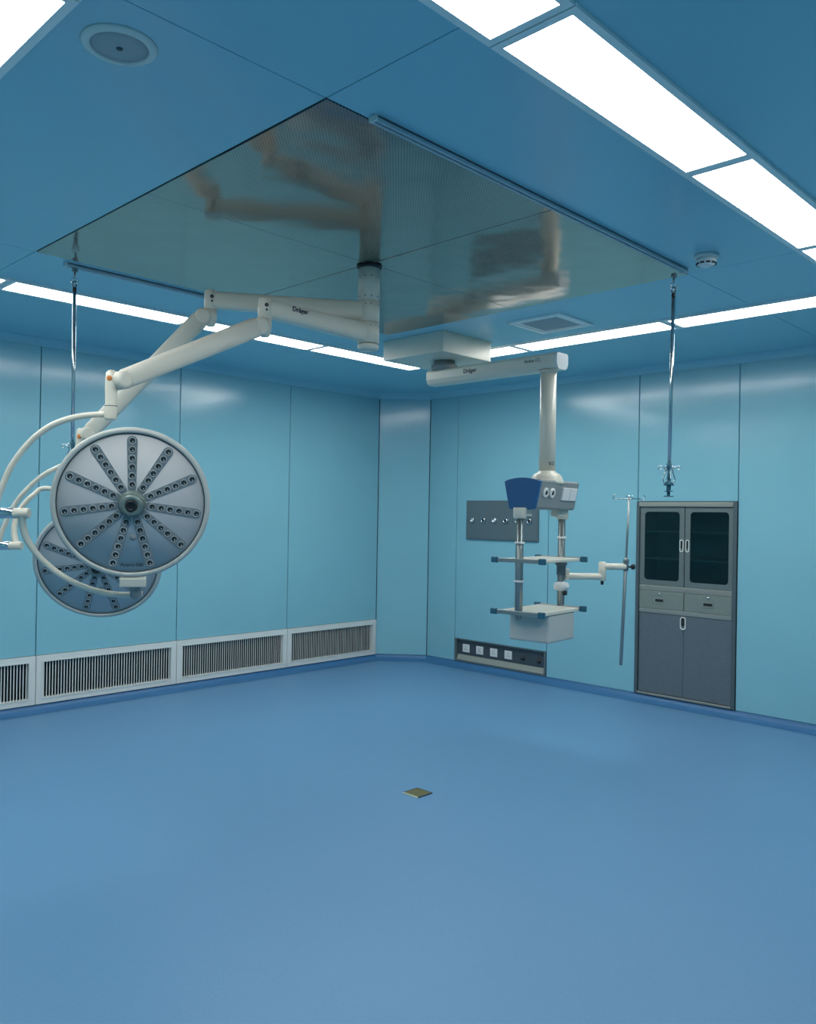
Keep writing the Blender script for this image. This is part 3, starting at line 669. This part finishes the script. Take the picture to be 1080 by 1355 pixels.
# socket strip
t = thing('socket_strip', (XR, 5.40, .0), 'dark grey recessed socket box with four white sockets at the foot of the right wall', 'socket strip')
x0, x1 = -6.022, -4.804
bm = BM(); ringplate(bm, [(x0, .0015), (x1, .0015), (x1, .251), (x0, .251)], [(x0+.028, .020), (x1-.022, .020), (x1-.022, .240), (x0+.028, .240)], -.035, .006, RW); obj('frame', bm, 'panelgrey', t)
bm = BM(); box(bm, (x0+.02, .078, -.034), (x1-.015, .244, -.024), RW); obj('back_plate', bm, 'socketgrey', t)
bm = BM(); prism(bm, [(.015, -.001), (.075, -.026), (.075, -.034), (.015, -.034)], x0+.026, x1-.020, RW @ Matrix(((0, 0, 1, 0), (1, 0, 0, 0), (0, 1, 0, 0), (0, 0, 0, 1)))); obj('sloping_ledge', bm, 'beige', t)
for i, y in enumerate((5.872, 5.680, 5.487, 5.293)):
    bm = BM(); box(bm, (-y-.048, .107, -.024), (-y+.048, .195, -.014), RW, bev=.004); s = obj('power_socket', bm, 'whiteplastic', t)
    bm = BM()
    for px, py, a in ((-.0, .166, 0), (-.013, .140, .5), (.013, .140, -.5)) if i != 1 else ((-.013, .168, 0), (.013, .168, 0), (-.013, .135, .5), (.013, .135, -.5), (0, .152, 0)):
        box(bm, (-.0022, -.007, -.002), (.0022, .007, .002), RW @ Matrix.Translation((-y+px, py, -.0135)) @ Matrix.Rotation(a, 4, 'Z'))
    obj('socket_slot', bm, 'inkgrey', s)
for y in (5.100, 4.900):
    o = RW @ V((-y, .140, -.024))
    bm = BM(); lathe(bm, [(.020, 0), (.020, .008), (.012, .010), (.012, .034), (0, .036)], o, (-1, 0, 0), 20); obj('earth_terminal', bm, 'black', t)

# return air grilles along the left wall; x_local = X, room side is -Y
LW = Matrix(((1, 0, 0, 0), (0, 0, -1, YL), (0, 1, 0, 0), (0, 0, 0, 1)))
gl = ['white air grille at the foot of the left wall, nearest the corner', 'white air grille at the foot of the left wall, second from the corner',
      'white air grille under the round surgical lights, third from the corner', 'white air grille cut off by the left photo edge']
for (a, b), l in zip(((5.283, 6.552), (4.003, 5.277), (2.723, 3.997), (1.443, 2.717)), gl):
    t = thing('air_grille', ((a+b)/2, YL, .0), l, 'air grille', 'air grilles along the left wall')
    bm = BM(); ringplate(bm, [(a, .0015), (b, .0015), (b, .399), (a, .399)], [(a+.055, .052), (b-.055, .052), (b-.055, .345), (a+.055, .345)], -.03, .012, LW)
    ringplate(bm, [(a+.045, .042), (b-.045, .042), (b-.045, .355), (a+.045, .355)], [(a+.055, .052), (b-.055, .052), (b-.055, .345), (a+.055, .345)], .010, .016, LW)
    obj('grille_frame', bm, 'alu', t)
    bm = BM(); n = 48
    for i in range(n):
        x = a+.055+(b-a-.11)*(i+.5)/n
        box(bm, (-.0045, .050, -.0012), (.0045, .347, .0012), LW @ Matrix.Translation((x, 0, -.004)) @ Matrix.Rotation(.35+.12*math.sin(i*1.7+a*9), 4, 'Y'))
    obj('louvres', bm, 'alu', t)
    bm = BM(); box(bm, (a+.01, .02, -.19), (b-.01, .38, -.185), LW)
    for s in ((a+.012, .02, -.19), ) : pass
    box(bm, (a+.004, .02, -.19), (a+.010, .38, -.03), LW); box(bm, (b-.010, .02, -.19), (b-.004, .38, -.03), LW)
    box(bm, (a+.004, .374, -.19), (b-.004, .38, -.03), LW); box(bm, (a+.004, .02, -.19), (b-.004, .026, -.03), LW)
    obj('duct', bm, 'dark', t)

# recessed steel cabinet
t = thing('recessed_cabinet', (XR, 3.345, .0), 'tall grey steel cabinet built into the right wall, glass doors above two drawers', 'cabinet')
x0, x1, zt = -3.818, -2.882, 1.766
bm = BM()
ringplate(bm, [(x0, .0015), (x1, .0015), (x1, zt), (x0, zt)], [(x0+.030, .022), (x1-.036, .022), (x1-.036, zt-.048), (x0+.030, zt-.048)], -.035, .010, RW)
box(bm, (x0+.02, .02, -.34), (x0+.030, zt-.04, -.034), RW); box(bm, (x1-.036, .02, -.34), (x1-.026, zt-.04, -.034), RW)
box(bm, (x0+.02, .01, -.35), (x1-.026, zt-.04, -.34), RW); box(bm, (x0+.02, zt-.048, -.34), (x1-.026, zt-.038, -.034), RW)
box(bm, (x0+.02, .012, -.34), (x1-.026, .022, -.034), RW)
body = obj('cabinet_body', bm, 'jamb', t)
bm = BM(); box(bm, (x0+.028, zt-.046, .006), (x1-.034, zt-.006, .016), RW, bev=.003); obj('top_rail', bm, 'cabinettrim', t)
bm = BM(); box(bm, (x0+.028, .004, .004), (x1-.034, .024, .014), RW, bev=.003); obj('bottom_rail', bm, 'cabinettrim', t)
a0, a1, am = x0+.032, x1-.038, -3.352
bm = BM(); box(bm, (a0, .955, -.34), (a1, 1.000, -.002), RW, bev=.003); obj('upper_divider', bm, 'cabinettrim', t)
bm = BM(); box(bm, (a0, .752, -.34), (a1, .790, -.002), RW, bev=.003); obj('lower_divider', bm, 'cabinettrim', t)
for z in (1.243, 1.492):
    bm = BM(); box(bm, (a0+.005, z-.007, -.33), (a1-.005, z+.007, -.05), RW); obj('inner_shelf', bm, 'cabinet', t)
for k, (p, q) in enumerate(((a0, am-.004), (am+.004, a1))):
    zz = (-.022, -.004)
    bm = BM()
    g0, g1 = (p+.046, q-.046) if k == 0 else (p+.046, q-.036)
    ringplate(bm, rrect(p, 1.002, q, 1.716, .003), rrect(g0, 1.052, g1, 1.674, .032), zz[0], zz[1], RW); d = obj('glass_door', bm, 'cabinet', t)
    bm = BM(); prism(bm, rrect(g0-.006, 1.046, g1+.006, 1.680, .034), -.016, -.013, RW); obj('pane', bm, 'glass', d)
    hxx = q-.024 if k == 0 else p+.022
    bm = BM(); ringplate(bm, rrect(hxx-.018, 1.318, hxx+.018, 1.428, .016), rrect(hxx-.011, 1.326, hxx+.011, 1.420, .010), -.006, .001, RW); h = obj('door_handle', bm, 'alu', d)
    bm = BM(); prism(bm, rrect(hxx-.012, 1.350, hxx+.012, 1.421, .010), -.006, -.0025, RW); obj('handle_cup', bm, 'dark', d)
for k, (p, q) in enumerate(((a0, am-.003), (am+.003, a1))):
    bm = BM(); box(bm, (p, .793, -.30), (q, .952, -.003), RW, bev=.003); d = obj('drawer', bm, 'drawerfront', t)
    mx_ = -3.584 if k == 0 else -3.130
    bm = BM(); ringplate(bm, [(mx_-.048, .846), (mx_+.048, .846), (mx_+.048, .890), (mx_-.048, .890)], [(mx_-.040, .856), (mx_+.040, .856), (mx_+.040, .882), (mx_-.040, .882)], -.004, .003, RW); obj('label_holder', bm, 'cabinettrim', d)
    bm = BM(); box(bm, (mx_-.040, .856, -.004), (mx_+.040, .882, -.001), RW); obj('label_slot', bm, 'dark', d)
    o = RW @ V((mx_+.002, .926, -.004)); bm = BM(); lathe(bm, [(.011, 0), (.011, .006), (.008, .009), (0, .009)], o, (-1, 0, 0), 18); obj('lock', bm, 'chrome', d)
for k, (p, q) in enumerate(((a0, am-.001), (am+.001, a1))):
    bm = BM(); box(bm, (p, .026, -.022), (q, .750, -.008), RW, bev=.002); d = obj('lower_door', bm, 'cabinetlow', t)
    if k == 0:
        hxx = q-.004
        bm = BM(); ringplate(bm, rrect(hxx-.026, .628, hxx+.026, .742, .022), rrect(hxx-.018, .638, hxx+.018, .734, .016), -.009, .0, RW); obj('door_handle', bm, 'alu', d)
        bm = BM(); prism(bm, rrect(hxx-.019, .660, hxx+.019, .735, .016), -.0085, -.005, RW); obj('handle_cup', bm, 'dark', d)

# floor plate
t = thing('floor_plate', (3.592, 3.387, FL), 'small square brass hatch plate lying on the open blue floor', 'floor plate')
bm = BM(); box(bm, (3.530, 3.330, FL), (3.652, 3.446, FL+.006), bev=.002); obj('plate', bm, 'brass', t)
bm = BM(); box(bm, (3.526, 3.326, FL), (3.534, 3.450, FL+.008), bev=.002); obj('bright_edge', bm, 'brightedge', t)
bm = BM(); box(bm, (3.534, 3.326, FL), (3.656, 3.332, FL+.007)); box(bm, (3.650, 3.332, FL), (3.656, 3.450, FL+.007)); box(bm, (3.534, 3.444, FL), (3.650, 3.450, FL+.007)); obj('dark_edge', bm, 'inkgrey', t)
